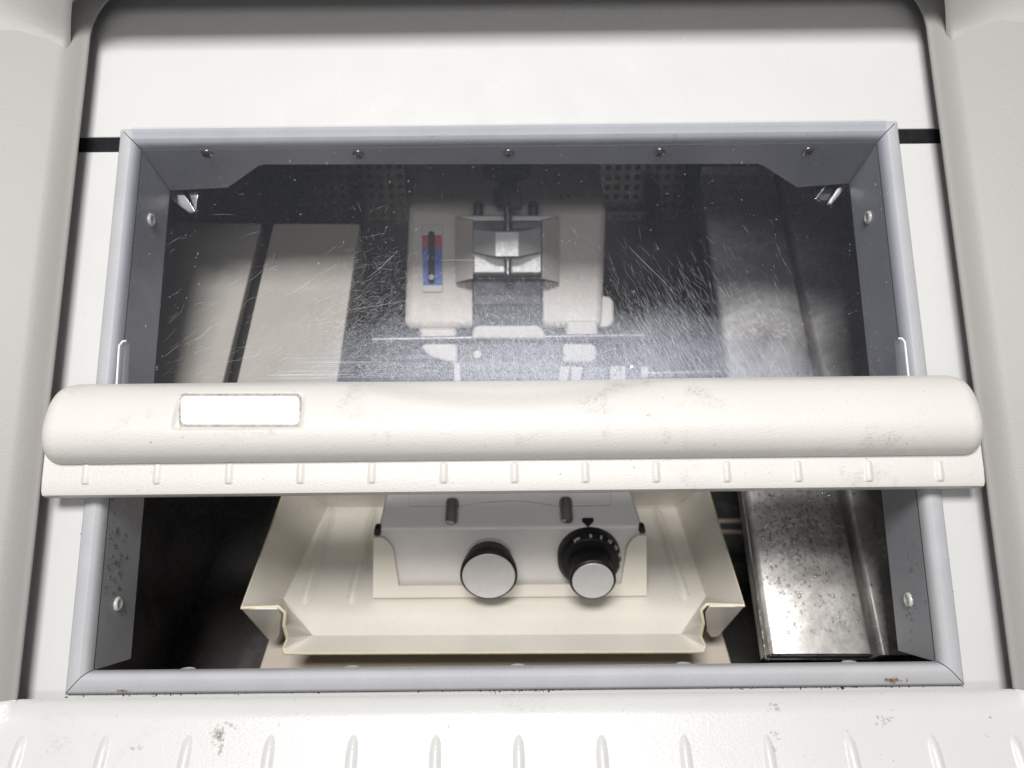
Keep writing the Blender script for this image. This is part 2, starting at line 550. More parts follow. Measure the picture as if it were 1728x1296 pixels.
# white liner panels of the sloping front, black sealing strips between them
vs0, vs1 = .1862, .1985
up = prism('front_panel', [F(-.43, vs1, 0), F(.43, vs1, 0), F(.43, .42, 0), F(-.43, .42, 0)], -NF * .012, M['enamel'], cab, .0008)
lo = []
pu = [(-.43, vs0), (-.294, vs0), (-.294, -.203), (.294, -.203), (.294, vs0), (.43, vs0), (.43, -.27), (-.43, -.27)]
lower = prism('front_panel', [F(a, b, 0) for a, b in pu], -NF * .012, M['enamel'], cab, .0008)
for s in (-1, 1):
    prism('seal_strip', [F(s * .2965, vs0, -.001), F(s * .43, vs0, -.001), F(s * .43, vs1, -.001), F(s * .2965, vs1, -.001)], -NF * .008, M['black_gloss'], cab)
prism('seal_strip', [F(-.292, vs0 + .004, -.0025), F(.292, vs0 + .004, -.0025), F(.292, vs1, -.0025), F(-.292, vs1, -.0025)], -NF * .008, M['black_gloss'], cab)
# bevelled grey trim round the opening: four mitred mouldings
fo = dict(l=-.30, r=.2995, t=.2034, b=-.2086)
BW, BH = .0142, .0075
bp = [(0, 0.0002), (0, .0030), (.0007, .0041), (.002, .0049), (.0085, BH - .0004), (.0105, BH - .0003), (.0122, BH - .0016), (.0135, .0036), (BW, 0.0), (BW, -.004)]
cs = [(fo['l'], fo['t']), (fo['r'], fo['t']), (fo['r'], fo['b']), (fo['l'], fo['b'])]
ins = [(1, -1), (-1, -1), (-1, 1), (1, 1)]
trims = []
for i in range(4):
    j = (i + 1) % 4
    V, Fc = [], []
    steps = 1
    for q in (i, j):
        for (s, h) in bp:
            V.append(F(cs[q][0] + ins[q][0] * s, cs[q][1] + ins[q][1] * s, h))
    nb = len(bp)
    for a in range(nb - 1): Fc.append([a, a + 1, nb + a + 1, nb + a])
    Fc.append([nb - 1, 0, nb, 2 * nb - 1])
    Fc.append(list(range(nb))); Fc.append(list(range(nb, 2 * nb))[::-1])
    # a hair's gap at the mitres
    me = mesh('frame_trim', V, Fc)
    cmid = sum((v.co for v in me.vertices), Vector()) / len(me.vertices)
    ax_ = UF if i % 2 == 0 else VF
    for v in me.vertices:
        d = (v.co - cmid).dot(ax_)
        v.co -= ax_ * .0004 * (1 if d > 0 else -1)
    o = link('frame_trim', me, M['bead'], cab); sm(o, 40); trims.append(o)
ul, ur, vt_, vb_ = fo['l'] + BW, fo['r'] - BW, fo['t'] - BW, fo['b'] + BW
D = .055
# side reveals
rv = []
for u, s in ((ul, -1), (ur, 1)):
    o = prism('reveal_panel', [F(u, vb_, -.003), F(u, vt_ - .0006, -.003), F(u, vt_ - .0092, -D), F(u, vb_, -D)], UF * s * .0025, M['reveal'], cab)
    rv.append(o)
# top reveal, cut back in the middle
tn = (NF * -.0092 + VF * D).normalized()
tn = UF.cross((VF * -.0092 - NF * D).normalized())
to = F(0, vt_ - .0005, -.003)
def tr_pt(x, y): return at(x, y, to, tn)
a0 = F(ul, vt_ - .0005, -.003); a1 = F(ur, vt_ - .0005, -.003)
e0 = F(ul + .0005, vt_ - .0092, -D); e1 = F(ur - .0005, vt_ - .0092, -D)
topr = prism('reveal_panel', [a0, a1, e1, tr_pt(1345, 316), tr_pt(1287, 279), tr_pt(1278, 276.5), tr_pt(446, 277.5), tr_pt(436, 280), tr_pt(384, 316.5), e0], VF * .002, M['reveal'], cab)
botr = prism('reveal_panel', [F(ul, vb_, -.003), F(ur, vb_, -.003), F(ur, vb_ - .008, -D), F(ul, vb_ - .008, -D)], VF * -.002, M['reveal'], cab)
# screws in the top reveal (each with a cross recess)
tdn = -tn if tn.dot(VF) > 0 else tn                           # faces down the slope
def screw_mesh(p, n, r=.0047):
    a, b, c_ = basis(n)
    bm = bmesh.new()
    me = lathe_mesh('s', p, n, [(r, -.0005), (r, .0004), (r * .85, .0011), (r * .5, .0015), (r * .1, .0016)], 24)
    bm.from_mesh(me)
    me2 = bpy.data.meshes.new('screw'); bm.to_mesh(me2); bm.free()
    return me2
scr = None
for x, y in ((350, 259.5), (605, 260.5), (858, 259), (1113, 257), (1363, 255.5)):
    p = tr_pt(x, y)
    o = link('screw', screw_mesh(p, tdn), M['screw'], topr); sm(o, 60)
    rot = random.uniform(0, 1.5)
    a, b, c_ = basis(tdn)
    for q in (0, 1):
        d = (b * math.cos(rot + q * math.pi / 2) + c_ * math.sin(rot + q * math.pi / 2))
        e = tdn.cross(d)
        pp = p + tdn * .00135
        if q == 0:
            V, Fc = [], []
        k0 = len(V)
        hl, hw = .0029, .0006
        V += [pp + d * hl + e * hw, pp + d * hl - e * hw, pp - d * hl - e * hw, pp - d * hl + e * hw]
        V += [x_ + tdn * (.0004 + q * .00015) for x_ in V[k0:k0 + 4]]
        Fc += [[k0 + 4, k0 + 5, k0 + 6, k0 + 7]] + [[k0 + i, k0 + (i + 1) % 4, k0 + 4 + (i + 1) % 4, k0 + 4 + i] for i in range(4)]
    # the recess is folded into the screw's own mesh
    bm = bmesh.new(); bm.from_mesh(o.data)
    vs = [bm.verts.new(v - WLOC[o]) for v in V]
    for f in Fc:
        fc = bm.faces.new([vs[i] for i in f]); fc.material_index = 1
    bm.to_mesh(o.data); bm.free()
    o.data.materials.append(M['rubber'])
# pale rivets in the side and bottom reveals
def rivet(p, n, par):
    o = lathe('rivet', p, n, [(.0052, -.001), (.0052, .0012), (.0043, .0020), (.0030, .0021), (.0026, .0016), (.0008, .0016)], M['rivet'], par, 24, angle=60)
    return o
for x, y in ((254, 371), (198, 1019)): rivet(at(x, y, F(ul, 0, 0), UF), UF, rv[0])
for x, y in ((1466, 367), (1534, 1012)): rivet(at(x, y, F(ur, 0, 0), UF), -UF, rv[1])
for x, y in ((313, 1131), (592, 1128), (874, 1125), (1156, 1124), (1438, 1123)):
    p = pf(x, y, -.008); u_ = (p - P0).dot(UF)
    rivet(F(u_, vb_ - .0025, -.012), VF, botr)
# chamber shell
CXH = .385
sec = [(-.175, .80), (-.175, .56), (.53, .56), (.53, 1.31), (.285, 1.31)]
def wall(name, pts, vec, mat): return prism(name, pts, vec, mat, cab)
wall('chamber_floor', [(-CXH, -.18, .58), (CXH, -.18, .58), (CXH, .53, .58), (-CXH, .53, .58)], (0, 0, -.01), M['steel_wall'])
wall('chamber_wall', [(-CXH, .53, .57), (CXH, .53, .57), (CXH, .53, 1.32), (-CXH, .53, 1.32)], (0, .01, 0), M['steel_wall'])
front_bot = F(0, -.25, -.013)
wall('chamber_wall', [(-CXH, front_bot.y, front_bot.z), (CXH, front_bot.y, front_bot.z), (CXH, front_bot.y, .57), (-CXH, front_bot.y, .57)], (0, -.01, 0), M['steel_wall'])
ftop = F(0, .40, -.014)
for s in (-1, 1):
    X = s * CXH
    wall('chamber_wall', [(X, front_bot.y, front_bot.z), (X, front_bot.y, .57), (X, .54, .57), (X, .54, 1.32), (X, ftop.y, ftop.z)], (s * .01, 0, 0), M['steel_wall'])
wall('chamber_ceiling', [(-CXH, ftop.y, ftop.z), (CXH, ftop.y, ftop.z), (CXH, .54, 1.32), (-CXH, .54, 1.32)], (0, .004, .008), M['steel_wall'])

# perforated air plates on the back wall, real holes
def perf(x0, y0, x1, y1, Y, pitch=.0125):
    A = py(x0, y0, Y); B = py(x1, y1, Y)
    nx = int(abs(B.x - A.x) / pitch); nz = int(abs(A.z - B.z) / pitch)
    V, Fc = [], []
    r = pitch * .33
    for i in range(nx):
        for j in range(nz):
            cx, cz = A.x + (i + .5) * pitch, A.z - (j + .5) * pitch
            k0 = len(V)
            for q in range(8):
                t = q * math.pi / 4 + math.pi / 8
                V.append((cx + r * math.cos(t), Y, cz + r * math.sin(t)))
            for q in range(8):
                t = q * math.pi / 4 + math.pi / 8
                mx = max(abs(math.cos(t)), abs(math.sin(t)))
                V.append((cx + pitch / 2 * math.cos(t) / mx, Y, cz + pitch / 2 * math.sin(t) / mx))
            for q in range(8):
                z = (q + 1) % 8
                Fc.append([k0 + q, k0 + z, k0 + 8 + z, k0 + 8 + q])
            for sx, sz, q in ((1, 1, 0), (-1, 1, 2), (-1, -1, 4), (1, -1, 6)):
                V.append((cx + sx * pitch / 2, Y, cz + sz * pitch / 2))
                Fc.append([k0 + 8 + q, len(V) - 1, k0 + 8 + q + 1])
    o = link('perforated_plate', mesh('perforated_plate', V, Fc), M['perf'], cab)
    md = o.modifiers.new('thick', 'SOLIDIFY'); md.thickness = .002
    return o
perf(455, 240, 705, 372, .49)
perf(1003, 240, 1420, 372, .49)
# dark posts and bars in front of the back wall
for x, ya, yb, hw in ((598, 318, 400, 10), (1104, 314, 400, 11)):
    Yp = .455
    pts = [py(x - hw, yb, Yp), py(x + hw + 3, yb, Yp), py(x + hw, ya + 5, Yp), py(x + hw - 4, ya, Yp), py(x - hw + 2, ya, Yp), py(x - hw, ya + 5, Yp)]
    prism('post', pts, (0, .014, 0), M['rubber'], cab, .002)
prism('bar', [py(500, 262, .45), py(515, 262, .45), py(497, 402, .45), py(482, 402, .45)], (0, .012, 0), M['rubber'], cab, .001)
prism('bar', [py(1165, 262, .45), py(1190, 262, .45), py(1166, 362, .45), py(1155, 362, .45)], (0, .012, 0), M['rubber'], cab, .001)
# a light ledge along the foot of the air plates
prism('ledge', [py(1020, 357, .47), py(1092, 357, .47), py(1092, 362, .47), py(1020, 362, .47)], (0, .015, 0), M['perf'], cab, .001)
for x0, x1 in ((526, 566), ):
    prism('ledge', [py(486, 262, .47), py(545, 262, .47), py(545, 292, .47), py(486, 292, .47)], (0, .015, 0), M['rubber'], cab, .002)
# hinge brackets in the upper corners of the opening
def bracket(pts, vec, mat=M['chrome']): return prism('hinge_bracket', pts, vec, mat, cab, .0006)
zb = .655
for P in (((283, 300), (292, 300), (330, 356), (318, 359), (286, 335)), ((310, 300), (325, 306), (334, 330), (331, 354), (327, 352))):
    bracket([pd(x, y, zb) for x, y in P], AX * .004)
for P in (((283, 333), (291, 332), (313, 359), (307, 361)), ((327, 336), (330, 335), (333, 352), (330, 353))):
    pass
for P in (((1375, 335), (1380, 335), (1406, 300), (1400, 300)), ((1397, 343), (1404, 345), (1428, 316), (1430, 300), (1424, 300)), ((1410, 345), (1407, 346), (1436, 318), (1436, 312))):
    bracket([pd(x, y, zb) for x, y in P], AX * .004)
lathe('hinge_bracket', pd(1389, 322, zb + .012), -AX, [(.010, 0), (.010, .003), (.009, .004)], M['dark_metal'], cab, 24)
lathe('hinge_bracket', pd(322, 322, zb + .012), -AX, [(.010, 0), (.010, .003), (.009, .004)], M['dark_metal'], cab, 24)

# black hoses at the upper left
for i, pts in enumerate(([(428, 268), (440, 300), (446, 330), (448, 346)], [(446, 268), (458, 298), (466, 322), (472, 340)])):
    P = catmull([pd(x, y, .86 + .004 * j) for j, (x, y) in enumerate(pts)], 12)
    t = tube('hose', P, .0036, M['rubber'])
    t['label'] = ['black rubber hose at upper left, the one nearer the grey left reveal', 'black rubber hose at upper left, the one nearer the perforated plate'][i]
    t['category'] = 'hose'; t['group'] = 'hoses at the upper left of the chamber'

# ================================================================== BEIGE BINS (left)
def bin_(x_edges, label):
    # lid slopes 24 degrees towards the window
    o = Vector((0, .30, 1.013)); dv = Vector((0, math.cos(R(24)), math.sin(R(24)))); n = Vector((0, -math.sin(R(24)), math.cos(R(24))))
    (xa, ya), (xb, yb) = x_edges
    A, B = at(xa, ya, o, n), at(xb, yb, o, n)
    L = .245
    t = empty('storage_bin', (A + B) / 2 - dv * L / 2 - n * .06, label, 'bin', 'beige bins on the left side of the chamber')
    prism('lid', [A, B, B - dv * L, A - dv * L], -n * .012, M['bin_beige'], t, .002, 3)
    e = UF * .003
    prism('box_body', [A + e - n * .0125, B - e - n * .0125, B - e - dv * (L - .003) - n * .0125, A + e - dv * (L - .003) - n * .0125], -n * .05, M['bin_beige'], t, .002)
    return t
bin_(((250, 373), (441, 376)), 'beige lidded bin at far left, partly behind the grey left reveal')
bin_(((461, 376), (607, 377)), 'beige lidded bin between the narrow black gap and the microtome')

# ================================================================== STEEL PLATES (right)
def plate(xl, xr, ytop, ybot, o, label, wide=True, rim=True):
    dv = Vector((0, math.cos(R(29)), math.sin(R(29)))); n = Vector((0, -math.sin(R(29)), math.cos(R(29))))
    def q(x, y): return at(x, y, o, n)
    A, B, C_, D_ = q(xl[1], ybot), q(xr[1], ybot), q(xr[0], ytop), q(xl[0], ytop)
    t = empty('steel_plate', (A + B + C_ + D_) / 4 - n * .04, label, 'plate', 'stainless plates on the right side of the chamber')
    # sheet with turned-down sides
    h = .03
    r_ = .004
    V, Fc = [], []
    NL = 24
    secs = [(-.0, -h), (0, -r_), (.0012, -.0012), (r_, 0)]
    for kk in range(NL + 1):
        s = kk / NL
        L_ = A.lerp(D_, s); R_ = B.lerp(C_, s)
        row = [L_ + UF * a + n * b for a, b in secs] + [R_ - UF * a + n * b for a, b in secs[::-1]]
        V += row
    m_ = len(secs) * 2
    for kk in range(NL):
        for i in range(m_ - 1):
            Fc.append([kk * m_ + i, kk * m_ + i + 1, (kk + 1) * m_ + i + 1, (kk + 1) * m_ + i])
    sh = link('sheet', mesh('sheet', V, Fc), M['steel'], t); sm(sh, 50)
    # front lip and bright side edge
    prism('front_lip', [A - n * .0005 - dv * .0005, B - n * .0005 - dv * .0005, B - n * .022 - dv * .0005, A - n * .022 - dv * .0005], -dv * .0015, M['dark_metal'], t, .0004)
    if wide: tube('edge_bead', [A - dv * .004 - UF * .0015 - n * .004, B - dv * .004 - n * .004], .0012, M['chrome'], t, 8)
    if wide: tube('edge_bead', [A - dv * .004 - UF * .003 - n * .004, D_ - UF * .003 - n * .004], .0012, M['chrome'], t, 8)
    if rim:
        prism('back_lip', [D_ + n * .0005, C_ + n * .0005, C_ + n * .012 + dv * .003, D_ + n * .012 + dv * .003], dv * .002, M['steel'], t, .0005)
    return t, sh, A, B, C_, D_, dv, n
s1 = plate((1182, 1300), (1307, 1473), 297, 1103, Vector((0, -.037, .75)), 'wide stainless plate beaded with water drops, right of the cream tray')
s2 = plate((1319, 1486), (1444, 1645), 297, 1105, Vector((0, -.037, .75)), 'narrow stainless plate beside the grey right reveal, with few drops', False)
def drops(S, n, cen, spread, rr, name='water_drop'):
    t, sh, A, B, C_, D_, dv, nn = S
    V, Fc = [], []
    W_, L_ = (B - A), (D_ - A)
    pl = []
    tries = 0
    while len(pl) < n and tries < n * 30:
        tries += 1
        a = random.uniform(.04, .96); s = random.gauss(cen, spread)
        if not .015 < s < .62: continue
        r = rr * random.choice((.45, .5, .6, .7, .8, 1.0, 1.25))
        p = A + W_ * a + L_ * s
        if any((p - q).length < (r + r2) * 1.0 for q, r2 in pl): continue
        pl.append((p, r))
        k0 = len(V)
        _, b, c_ = basis(nn)
        el = random.uniform(.8, 1.35)
        for lv, (q, h) in enumerate(((1, -.1), (.9, .30), (.55, .52), (0.02, .62))):
            for i in range(8):
                t_ = i * math.pi / 4
                V.append(p + (b * math.cos(t_) + c_ * math.sin(t_) * el) * r * q + nn * (h * r))
        for lv in range(3):
            for i in range(8):
                j = (i + 1) % 8
                Fc.append([k0 + lv * 8 + i, k0 + lv * 8 + j, k0 + lv * 8 + 8 + j, k0 + lv * 8 + 8 + i])
        Fc.append([k0 + 24 + i for i in range(8)])
    me = bpy.data.meshes.new(name); me.from_pydata([tuple(v) for v in V], [], Fc)
    o = link(name, me, M['water'], t, True)
    o['kind'] = 'stuff'
drops(s1, 520, .22, .10, .0015)
drops(s1, 500, .20, .12, .0009)
drops(s1, 160, .44, .05, .0014)
drops(s2, 80, .22, .12, .0014)
# two thin rails between tray and plate
for i, (y0, y1) in enumerate(((880, 879), (897, 898.5))):
    Yr = .20
    o = tube('guide_rail', [py(1130, y0, Yr), py(1200, y0, Yr), py(1275, y1, Yr)], .0032, M['copper'])
    o['label'] = ['upper of two thin bright rails between the cream tray and the wet steel plate', 'lower of two thin bright rails between the cream tray and the wet steel plate'][i]
    o['category'] = 'rail'; o['group'] = 'rails beside the tray'

# ================================================================== MICROTOME
mt = empty('microtome', (0, .35, .58), 'beige cast microtome body with silver specimen head and red and blue gauge in mid chamber', 'microtome')
ZF = .806
fr = [pd(690, 347, ZF), pd(1024, 350, ZF), pd(1017, 553, ZF), pd(682, 555, ZF)]
bk = [pd(706, 258, .90), pd(1010, 258, .90)]
dn = [p + AX * .14 for p in fr]
hull('body', fr + bk + dn + [bk[0] + AX * .06, bk[1] + AX * .06], M['beige'], mt, .008, 4)
prism('base', [(-.11, .22, .585), (.11, .22, .585), (.11, .42, .585), (-.11, .42, .585)], (0, 0, .33), M['dark_metal'], mt)
def slab(name, P, z, th, mat, par, bevel=0, seg=2):          # flat piece leaning like the body's front
    return prism(name, [pd(x, y, z) for x, y in P], AX * th, mat, par, bevel, seg)
# slideway under the specimen head: raised plates, dark colour standing in for a shaded recess
slab('slideway', [(797, 470), (915, 470), (916, 560), (797, 560)], ZF - .012, .014, M['charcoal'], mt, .001)
slab('slideway', [(800, 498), (912, 498), (912, 514), (800, 514)], ZF - .0125, .003, M['slide_grey'], mt, .0005)
# specimen head
hd = slab('specimen_head', [(768, 363), (944, 363), (914, 372), (914, 462), (798, 462), (798, 372)], ZF - .030, .026, M['alu'], mt, .0015)
# side cheeks of the head
for (xo, xi) in ((769, 798), (943, 915)):
    hull('head_cheek', [pd(xo, 365, ZF - .010), pd(xi, 372, ZF - .030), pd(xi, 470, ZF - .030), pd(xo, 477, ZF - .010),
         pd(xo, 365, ZF - .002), pd(xi, 372, ZF - .002), pd(xi, 470, ZF - .002), pd(xo, 477, ZF - .002)], M['beige'], mt, .0008, 2)
# clamp jaw: faceted block
z1, z2 = ZF - .040, ZF - .054
jaw = hull('clamp_jaw', [pd(799, 386, z1), pd(913, 384, z1), pd(913, 425, z1), pd(799, 425, z1),
      pd(836, 391, z2), pd(875, 391, z2), pd(875, 433, z2), pd(836, 433, z2),
      pd(799, 386, ZF - .028), pd(913, 384, ZF - .028), pd(913, 425, ZF - .028), pd(799, 425, ZF - .028)], M['alu'], mt, .0006, 2)
slab('head_top', [(798, 372), (914, 372), (913, 385), (875, 392), (836, 392), (799, 387)], ZF - .034, .01, M['dark_metal'], mt, .0006)
slab('head_block', [(800, 428), (913, 428), (913, 460), (800, 460)], ZF - .033, .006, M['alu'], mt, .0008)
def ld(x, y, z): return pd(x, y, z)
tube('spindle', [pd(857, 346, ZF - .045), pd(857, 391, ZF - .045)], .0042, M['chrome'], mt)
tube('spindle', [pd(857, 434, ZF - .040), pd(857, 463, ZF - .040)], .0038, M['chrome'], mt)
for x in (807, 900):
    lathe('pin', pd(x, 363, ZF - .030), UPC, [(.0052, 0), (.0052, .011), (.0046, .013), (.002, .0135)], M['dark_metal'], mt, 18)
slab('arch_plate', [(815, 366), (815, 350), (820, 346), (888, 346), (893, 350), (893, 366)], ZF - .022, .004, M['bin_beige'], mt, .001)
# black clamping knob: wheel on top, wing body below
lathe('clamp_knob', pd(856, 350, ZF - .045), UPC, [(.010, 0), (.0135, .004), (.0135, .017), (.0095, .021), (.0085, .025), (.016, .028), (.0235, .031), (.0235, .039), (.019, .043), (.004, .044)], M['black_plastic'], mt, 30)
slab('clamp_wing', [(857, 321), (876, 320), (881, 328), (881, 350), (860, 353)], ZF - .062, .012, M['black_plastic'], mt, .0015)
for x in (755, 953):
    lathe('body_screw', pd(x, 334, ZF + .012), -AX, [(.004, -.01), (.004, .001), (.003, .002), (.0006, .002)], M['screw'], mt, 18)
# gauge plate
gz = ZF - .002
def rr(x0, y0, x1, y1, r, n=5):
    P = []
    for cx, cy, a0_ in ((x1 - r, y0 + r, -90), (x1 - r, y1 - r, 0), (x0 + r, y1 - r, 90), (x0 + r, y0 + r, 180)):
        for i in range(n + 1):
            a = R(a0_ + 90 * i / n)
            P.append((cx + r * math.cos(a), cy + r * math.sin(a)))
    return P
gp = slab('gauge_plate', rr(712, 379, 747, 493, 5), gz, .003, M['offwhite'], mt, .0006)
slab('red_band', [(712.6, 397), (745.2, 397), (745.6, 417), (712.8, 417)], gz - .0005, .001, M['red'], gp)
slab('blue_band', [(712.8, 417.3), (745.6, 417.3), (746, 481), (714, 481)], gz - .0005, .001, M['blue'], gp)
slab('slot', rr(722.5, 390, 733.5, 479, 5.3), gz - .0011, .001, M['rubber'], gp)
lathe('pointer', pd(728.5, 468, gz - .0011), -AX, [(.0030, 0), (.0030, .002), (.002, .0026)], M['offwhite'], gp, 14)
# lower castings behind the hazed part of the window
slab('side_lug', rr(985, 499, 1036, 553, 14), ZF + .006, .03, M['beige'], mt, .003, 3)
zf = .768
slab('foot', [(709, 586), (716, 580), (772, 580), (772, 614), (752, 610), (726, 602)], zf, .05, M['beige'], mt, .003, 3)
slab('foot', [(950, 580), (1000, 580), (1007, 586), (1007, 604), (998, 612), (950, 612)], zf, .05, M['beige'], mt, .003, 3)
slab('cross_bar', [(798, 554), (806, 549), (908, 549), (916, 554), (922, 572), (795, 572)], zf, .03, M['beige'], mt, .003, 3)
slab('pillar', [(705, 553), (770, 553), (772, 590), (716, 590)], zf + .03, .04, M['beige'], mt, .004, 3)
slab('pillar', [(955, 540), (1010, 540), (1008, 590), (955, 590)], zf + .03, .04, M['beige'], mt, .004, 3)
slab('carriage', [(772, 576), (950, 576), (950, 642), (772, 642)], zf + .012, .05, M['charcoal'], mt, .002)
slab('carriage_rail', [(773, 610), (950, 608), (950, 624), (773, 626)], zf + .006, .02, M['slide_grey'], mt, .001)
lathe('body_screw', pd(806, 598, zf + .012), -AX, [(.005, -.002), (.005, .003), (.004, .0042), (.0022, .0042), (.0018, .0030), (.0005, .0030)], M['screw'], mt, 18)
o = tube('cross_rod', [pd(628, 573, .775), pd(1088, 566, .775)], .0024, M['pin'])
o['label'] = 'thin bright metal rod crossing in front of the beige microtome, behind the window'
o['category'] = 'rod'

# ================================================================== KNIFE HOLDER
kh = empty('knife_holder', (0, .12, .735), 'grey painted knife holder with two black knobs and two steel pins in the cream tray', 'knife holder')
T10 = R(10)
n10 = Vector((0, -math.cos(T10), math.sin(T10))); d10 = Vector((0, math.sin(T10), math.cos(T10)))
bo = Vector((0, .045, .75))
bend = bo + d10 * .0609
n20 = Vector((0, -math.sin(R(20)), math.cos(R(20)))); d20 = Vector((0, math.cos(R(20)), math.sin(R(20))))
bL, bR = at(637, 893, bend, n10), at(1086, 889, bend, n10)
tL, tR = at(660, 790, bend, n20), at(1052, 786, bend, n20)
fL, fR = bL - d10 * .066, bR - d10 * .066
hull('body', [bL, bR, tL, tR, fL, fR, tL - Vector((0, 0, .13)), tR - Vector((0, 0, .13))], M['grey_paint'], kh, .0035, 3)
def top(x, y, o_=0.0): return at(x, y, bend + n20 * o_, n20)
# cover plate with an arched front edge
arch = [(690, 800), (690, 853.5), (752, 853.5)]
for i in range(13):
    t = i / 12
    arch.append((778 + (942 - 778) * t, 853 - 8.8 * math.sin(math.pi * t)))
arch += [(968, 852.5), (1031, 851.5), (1031, 800)]
prism('cover_plate', [top(x, y, .0016) for x, y in arch], -n20 * .003, M['grey_paint'], kh, .0004)
prism('painted_gap_shadow', [top(x, y + (1.4 if 840 < y else 0), .0003) for x, y in arch], -n20 * .002, M['rubber'], kh).name = 'gap_shadow'  # dark strip standing in for the shadow below the cover plate edge
for x, y in ((763, 852), (955, 850)):
    b_ = top(x, y, .003)
    e_ = at(x, y + 27, b_ + n10 * .012, n10)
    dirv = (Vector((0, -1, -.28))).normalized()
    lathe('pin', b_ - dirv * .004, dirv, [(.0058, 0), (.0058, .020), (.0050, .0228), (.0030, .0238), (.0004, .024)], M['pin'], kh, 24)
    prism('pin_boss', [top(x - 11, y - 6, .004), top(x + 11, y - 6, .004), top(x + 11, y + 2, .004), top(x - 11, y + 2, .004)], -n20 * .003, M['rubber'], kh, .0008)
# left knob
def fp(x, y, o_=0.0): return at(x, y, bo + n10 * o_, n10)
kb = fp(826, 939)
k1 = empty('x', kb, '', '') if False else None
knob = lathe('knob', kb + n10 * .0055, n10, [(.0205, 0), (.0212, .0008), (.0216, .003), (.0222, .006), (.0243, .012), (.0252, .016), (.0258, .021), (.0258, .0235), (.0247, .0248), (.0240, .0248)], M['black_plastic'], kh, 96, knurl=(1, 3, .0006))
lathe('ring', kb, n10, [(.0205, -.002), (.0205, .0060), (.0200, .0063)], M['black_plastic'], knob, 48)
lathe('scale_ring', kb + n10 * .0001, n10, [(.0209, .0005), (.0209, .0052), (.0205, .0054)], M['cap'], knob, 48)
lathe('cap', kb + n10 * .0295, n10, [(.0236, 0), (.0236, .0010), (.0231, .0015), (.001, .0016)], M['cap'], knob, 64)
# right knob: wide dial below, narrow grip above
kb2 = fp(993, 934)
dial = lathe('dial_knob', kb2, n10, [(.0275, -.001), (.0290, .0005), (.0292, .010), (.0288, .0118), (.0262, .0155), (.0252, .0160), (.0196, .0160), (.0190, .018), (.0192, .028), (.0197, .036), (.0206, .0385), (.0206, .040), (.0194, .0410), (.0186, .0410)], M['black_plastic'], kh, 96, angle=25)
lathe('cap', kb2 + n10 * .0410, n10, [(.0182, 0), (.0182, .0010), (.0178, .0014), (.001, .0015)], M['cap'], dial, 64)
def text(name, s, loc, xdir, nrm, size, mat, par, bold=0):
    cu = bpy.data.curves.new(name, 'FONT'); cu.body = s; cu.size = size
    cu.align_x = 'CENTER'; cu.align_y = 'CENTER'; cu.extrude = .00012; cu.offset = bold; cu.resolution_u = 3
    tmp = bpy.data.objects.new(name, cu); COL.objects.link(tmp)
    bpy.context.view_layer.update()
    me = bpy.data.meshes.new_from_object(tmp.evaluated_get(bpy.context.evaluated_depsgraph_get()))
    bpy.data.objects.remove(tmp)
    xd = Vector(xdir).normalized(); nn = Vector(nrm).normalized(); yd = nn.cross(xd)
    mm = Matrix.Identity(4)
    for i in range(3): mm[i][0], mm[i][1], mm[i][2], mm[i][3] = xd[i], yd[i], nn[i], loc[i]
    me.transform(mm)
    return link(name, me, mat, par)
# scale on the dial's chamfer
slope_n = (n10 * (.0288 - .0262) + d10 * 0).normalized()
for s, deg in (('µm', -27), ('0', 0), ('5', 20), ('10', 38), ('15', 56), ('20', 74), ('25', 92)):
    t = R(deg)
    rad = UF * math.sin(t) + d10 * math.cos(t)
    tang = UF * math.cos(t) - d10 * math.sin(t)
    nrm = (rad * .0037 + n10 * .0026).normalized()
    loc = kb2 + rad * .0277 + n10 * .01365 + nrm * .0003
    text('scale_mark', s, loc, tang, nrm, .0048, M['ink'], dial, .0001)
pz = .0012
prism('pointer_mark', [top(983, 874, pz), top(1001, 874, pz), top(1002, 879, pz), top(992.5, 889, pz), top(982, 879, pz)], -n20 * .001, M['black_plastic'], kh)

# small plate with figures, roller and shaft just above the handle
sl = empty('blade_lever', pd(1043, 628, .745) - Vector((0, 0, .04)), 'small lever with white numbered tag and bright shaft just above the handle bar', 'lever')
tg = slab('tag', rr(1030, 618, 1056, 660, 2), .735, .004, M['offwhite'], sl, .0006)
nrm_t = -AX
text('tag_mark', '8', pd(1047, 623, .7345), cam_r, nrm_t, .0055, M['ink_dark'], sl)
text('tag_mark', 'S', pd(1048, 632, .7345), cam_r, nrm_t, .0055, M['ink_dark'], sl)
tube('tag_line', [pd(1034, 637, .7345), pd(1040, 630, .7345), pd(1042, 622, .7345)], .0004, M['ink_dark'], sl, 6)
slab('block', [(1056, 612), (1080, 612), (1080, 660), (1056, 660)], .738, .02, M['rubber'], sl, .002)
lathe('ball', pd(1067, 621, .738), -AX, [(.0035, -.001), (.0035, .001), (.0025, .0025), (.0004, .003)], M['chrome'], sl, 16)
tube('shaft', [pd(1080, 629, .745), pd(1092, 629, .745)], .0062, M['offwhite'], sl)
tube('shaft', [pd(1092, 630, .745), pd(1215, 627, .745)], .0034, M['chrome'], sl)
slab('arm', [(945, 618), (962, 618), (955, 660), (940, 660)], .742, .01, M['beige'], sl, .001)
slab('arm', [(963, 618), (985, 620), (975, 660), (966, 660)], .740, .01, M['offwhite'], sl, .001)
slab('arm', [(990, 616), (1030, 622), (1010, 660), (975, 660)], .748, .01, M['dark_metal'], sl, .001)
slab('arm', [(766, 612), (777, 612), (777, 660), (766, 660)], .742, .01, M['beige'], sl, .001)

# ================================================================== CREAM WASTE TRAY
tr = empty('waste_tray', (-.012, .06, .70), 'cream plastic waste tray with stepped front corners round the knife holder', 'tray')
ZFl, ZR = .735, .795
